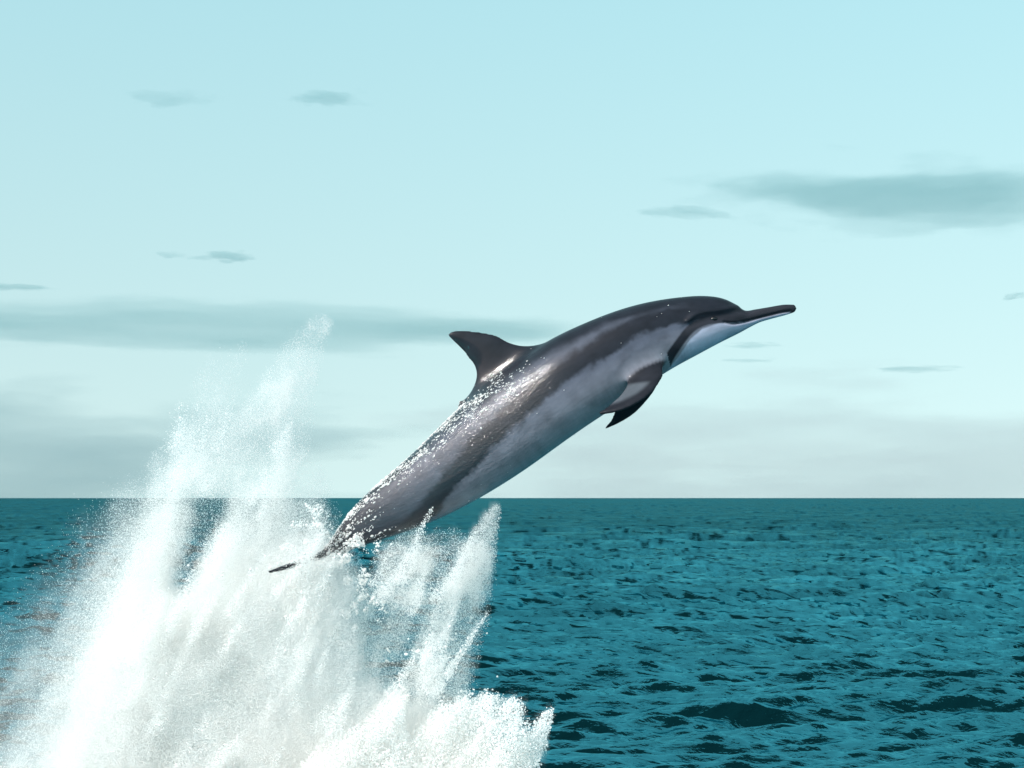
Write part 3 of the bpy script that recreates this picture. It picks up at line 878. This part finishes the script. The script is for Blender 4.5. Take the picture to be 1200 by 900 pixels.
# the finest spray hangs as a veil of mist between the droplets
def build_veil():
    st = 2                                           # every second cell: 4 px = 12 mm
    o_, d_ = FOG[0], FOG[1] / np.maximum(FOG[0], 1e-6)
    def box(a, it):
        for _ in range(it):
            p = np.pad(a, 1, mode='edge')
            a = (p[:-2, 1:-1] + p[2:, 1:-1] + p[1:-1, :-2] + p[1:-1, 2:] + 2 * p[1:-1, 1:-1]) / 6
        return a
    o_ = box(o_, 2); d_ = box(d_, 14)
    A = o_[::st, ::st]; D = d_[::st, ::st]; X_ = GX[::st, ::st]; Y_ = GY[::st, ::st]
    ny, nx = A.shape
    co = np.stack(W(X_.ravel(), Y_.ravel(), np.zeros(nx * ny)), 1)
    me = bpy.data.meshes.new("veil")
    me.vertices.add(nx * ny); me.vertices.foreach_set("co", co.astype(np.float32).ravel()); me.update()
    for nm, v in (("veil_od", A), ("veil_depth", D * K)):
        a = me.attributes.new(nm, 'FLOAT', 'POINT'); a.data.foreach_set("value", v.ravel().astype(np.float32))
    m, N, L, bsdf = new_mat("fine_spray"); N.remove(bsdf)
    vol = N.new("ShaderNodeVolumePrincipled")
    vol.inputs["Color"].default_value = (0.93, 0.92, 0.905, 1)
    vol.inputs["Density"].default_value = 1.0
    vol.inputs["Density Attribute"].default_value = "density"
    vol.inputs["Anisotropy"].default_value = 0.15
    L.new(vol.outputs[0], N["Material Output"].inputs["Volume"])
    ng = bpy.data.node_groups.new("veil", 'GeometryNodeTree')
    ng.interface.new_socket("Geometry", in_out='INPUT', socket_type='NodeSocketGeometry')
    ng.interface.new_socket("Geometry", in_out='OUTPUT', socket_type='NodeSocketGeometry')
    N, L = ng.nodes, ng.links
    gi = N.new('NodeGroupInput'); go = N.new('NodeGroupOutput')
    vc = N.new('GeometryNodeVolumeCube')
    lo_ = W(gx[0] + 6, gy[-1] - 4, -150); hi_ = W(gx[-1] - 6, gy[0] + 4, 150)
    vc.inputs["Min"].default_value = lo_; vc.inputs["Max"].default_value = hi_
    vc.inputs["Resolution X"].default_value = 225; vc.inputs["Resolution Y"].default_value = 60; vc.inputs["Resolution Z"].default_value = 212
    pos = N.new('GeometryNodeInputPosition'); sx = N.new('ShaderNodeSeparateXYZ'); L.new(pos.outputs[0], sx.inputs[0])
    def mth(op, a, b=None, c=None):
        q = N.new('ShaderNodeMath'); q.operation = op
        for k, v in enumerate((a, b, c)):
            if v is None: continue
            if isinstance(v, (int, float)): q.inputs[k].default_value = v
            else: L.new(v, q.inputs[k])
        return q.outputs[0]
    step = CELL * st * K
    x0, _, z0 = W(gx[0], gy[0])
    ix = mth('ROUND', mth('MULTIPLY_ADD', sx.outputs[0], 1 / step, -x0 / step))
    iz = mth('ROUND', mth('MULTIPLY_ADD', sx.outputs[2], -1 / step, z0 / step))
    idx = mth('ADD', mth('MULTIPLY', mth('MAXIMUM', iz, 0.0), float(nx)), ix)
    outs = []
    for nm in ("veil_od", "veil_depth"):
        na = N.new('GeometryNodeInputNamedAttribute'); na.data_type = 'FLOAT'; na.inputs["Name"].default_value = nm
        si_ = N.new('GeometryNodeSampleIndex'); si_.data_type = 'FLOAT'; si_.domain = 'POINT'; si_.clamp = True
        L.new(gi.outputs[0], si_.inputs["Geometry"]); L.new(na.outputs["Attribute"], si_.inputs["Value"]); L.new(idx, si_.inputs["Index"])
        outs.append(si_.outputs["Value"])
    th = 26 * K
    q = mth('DIVIDE', mth('SUBTRACT', sx.outputs[1], outs[1]), th)
    e = mth('EXPONENT', mth('MULTIPLY', mth('MULTIPLY', q, q), -0.5))
    den = mth('MULTIPLY', mth('MULTIPLY', outs[0], e), 1 / (th * 2.5066))
    den = mth('MULTIPLY', den, mth('GREATER_THAN', den, 0.02))
    L.new(den, vc.inputs["Density"])
    sm = N.new('GeometryNodeSetMaterial'); sm.inputs["Material"].default_value = m
    L.new(vc.outputs[0], sm.inputs[0]); L.new(sm.outputs[0], go.inputs[0])
    o = link("fine_spray", me, m, splash); o["kind"] = "stuff"
    md = o.modifiers.new("veil", 'NODES'); md.node_group = ng
build_veil()

# thin jets torn off along the throw
wx, wy = warp(7, 5, 30, 10)
jr = np.random.default_rng(77)
od = np.zeros(GX.shape)
spots = [(jr.uniform(150, 410), jr.uniform(650, 900)) for _ in range(46)] + [(jr.uniform(205, 335), jr.uniform(520, 640)) for _ in range(14)] \
      + [(jr.uniform(440, 530), jr.uniform(670, 830)) for _ in range(14)] + [(jr.uniform(480, 605), jr.uniform(845, 910)) for _ in range(18)]
for bx, by in spots:
    th = math.radians(jr.normal(67, 8) - (bx - 330) * 0.03); ln = jr.uniform(30, 100) * (0.5 if by > 820 else 0.6 if by < 640 else 1)
    od += capsule(wx, wy, (bx, by), (bx + ln * math.cos(th), by - ln * math.sin(th)), jr.uniform(4, 9), jr.uniform(0.8, 2.5), jr.uniform(0.5, 1.4), jr.uniform(0.3, 0.8), 0.7)
spray("jets", splash, od * HOLE, -60, 20, 25, 41, rmed=0.30, rsig=0.42, clear_tail=0.95, chunk=0.03, fog=0.1)

# single big drops flung clear on the right
def drop_mesh(seed):
    r = random.Random(seed); bm = bmesh.new()
    bmesh.ops.create_icosphere(bm, subdivisions=2, radius=1.0)
    for v in bm.verts:
        v.co *= 1 + 0.16 * math.sin(3 * v.co.x + seed) * math.cos(2.3 * v.co.z + seed) + r.uniform(-0.03, 0.03)
    me = bpy.data.meshes.new("drop"); bm.to_mesh(me); bm.free()
    for p in me.polygons: p.use_smooth = True
    me.materials.append(foam)
    return me
DM = [drop_mesh(k) for k in range(3)]
for k, (x, y, a, b, rot) in enumerate([(491,761,4.2,2.8,0.2),(477,765,3.2,2.3,0),(456,761,5.2,1.5,-1.0),(454,774,4.4,1.6,-0.6),(552,724,2.0,2.6,0.3),
        (535,741,2.0,2.0,0),(553,742,1.9,1.9,0),(531,749,2.4,2.0,0.4),(521,757,1.8,1.6,0),(480,747,1.8,1.6,0),(571,741,1.4,1.4,0),(489,631,1.4,2.8,0.2),
        (446,634,1.7,1.7,0),(460,637,2.0,1.6,0),(583,791,1.5,1.5,0),(497,777,1.6,1.6,0),(545,716,1.2,1.2,0),(560,756,1.2,1.3,0)]):
    o = bpy.data.objects.new("drop", DM[k % 3]); col.objects.link(o); o.parent = splash
    o.location = W(x, y, -12 + (k * 37 % 30) - 15); o.scale = (0.75 * a * K, 0.42 * (a + b) * K, 0.75 * b * K); o.rotation_euler = (0, -rot, 0.3 * k)
print("droplets", TOTAL[0])
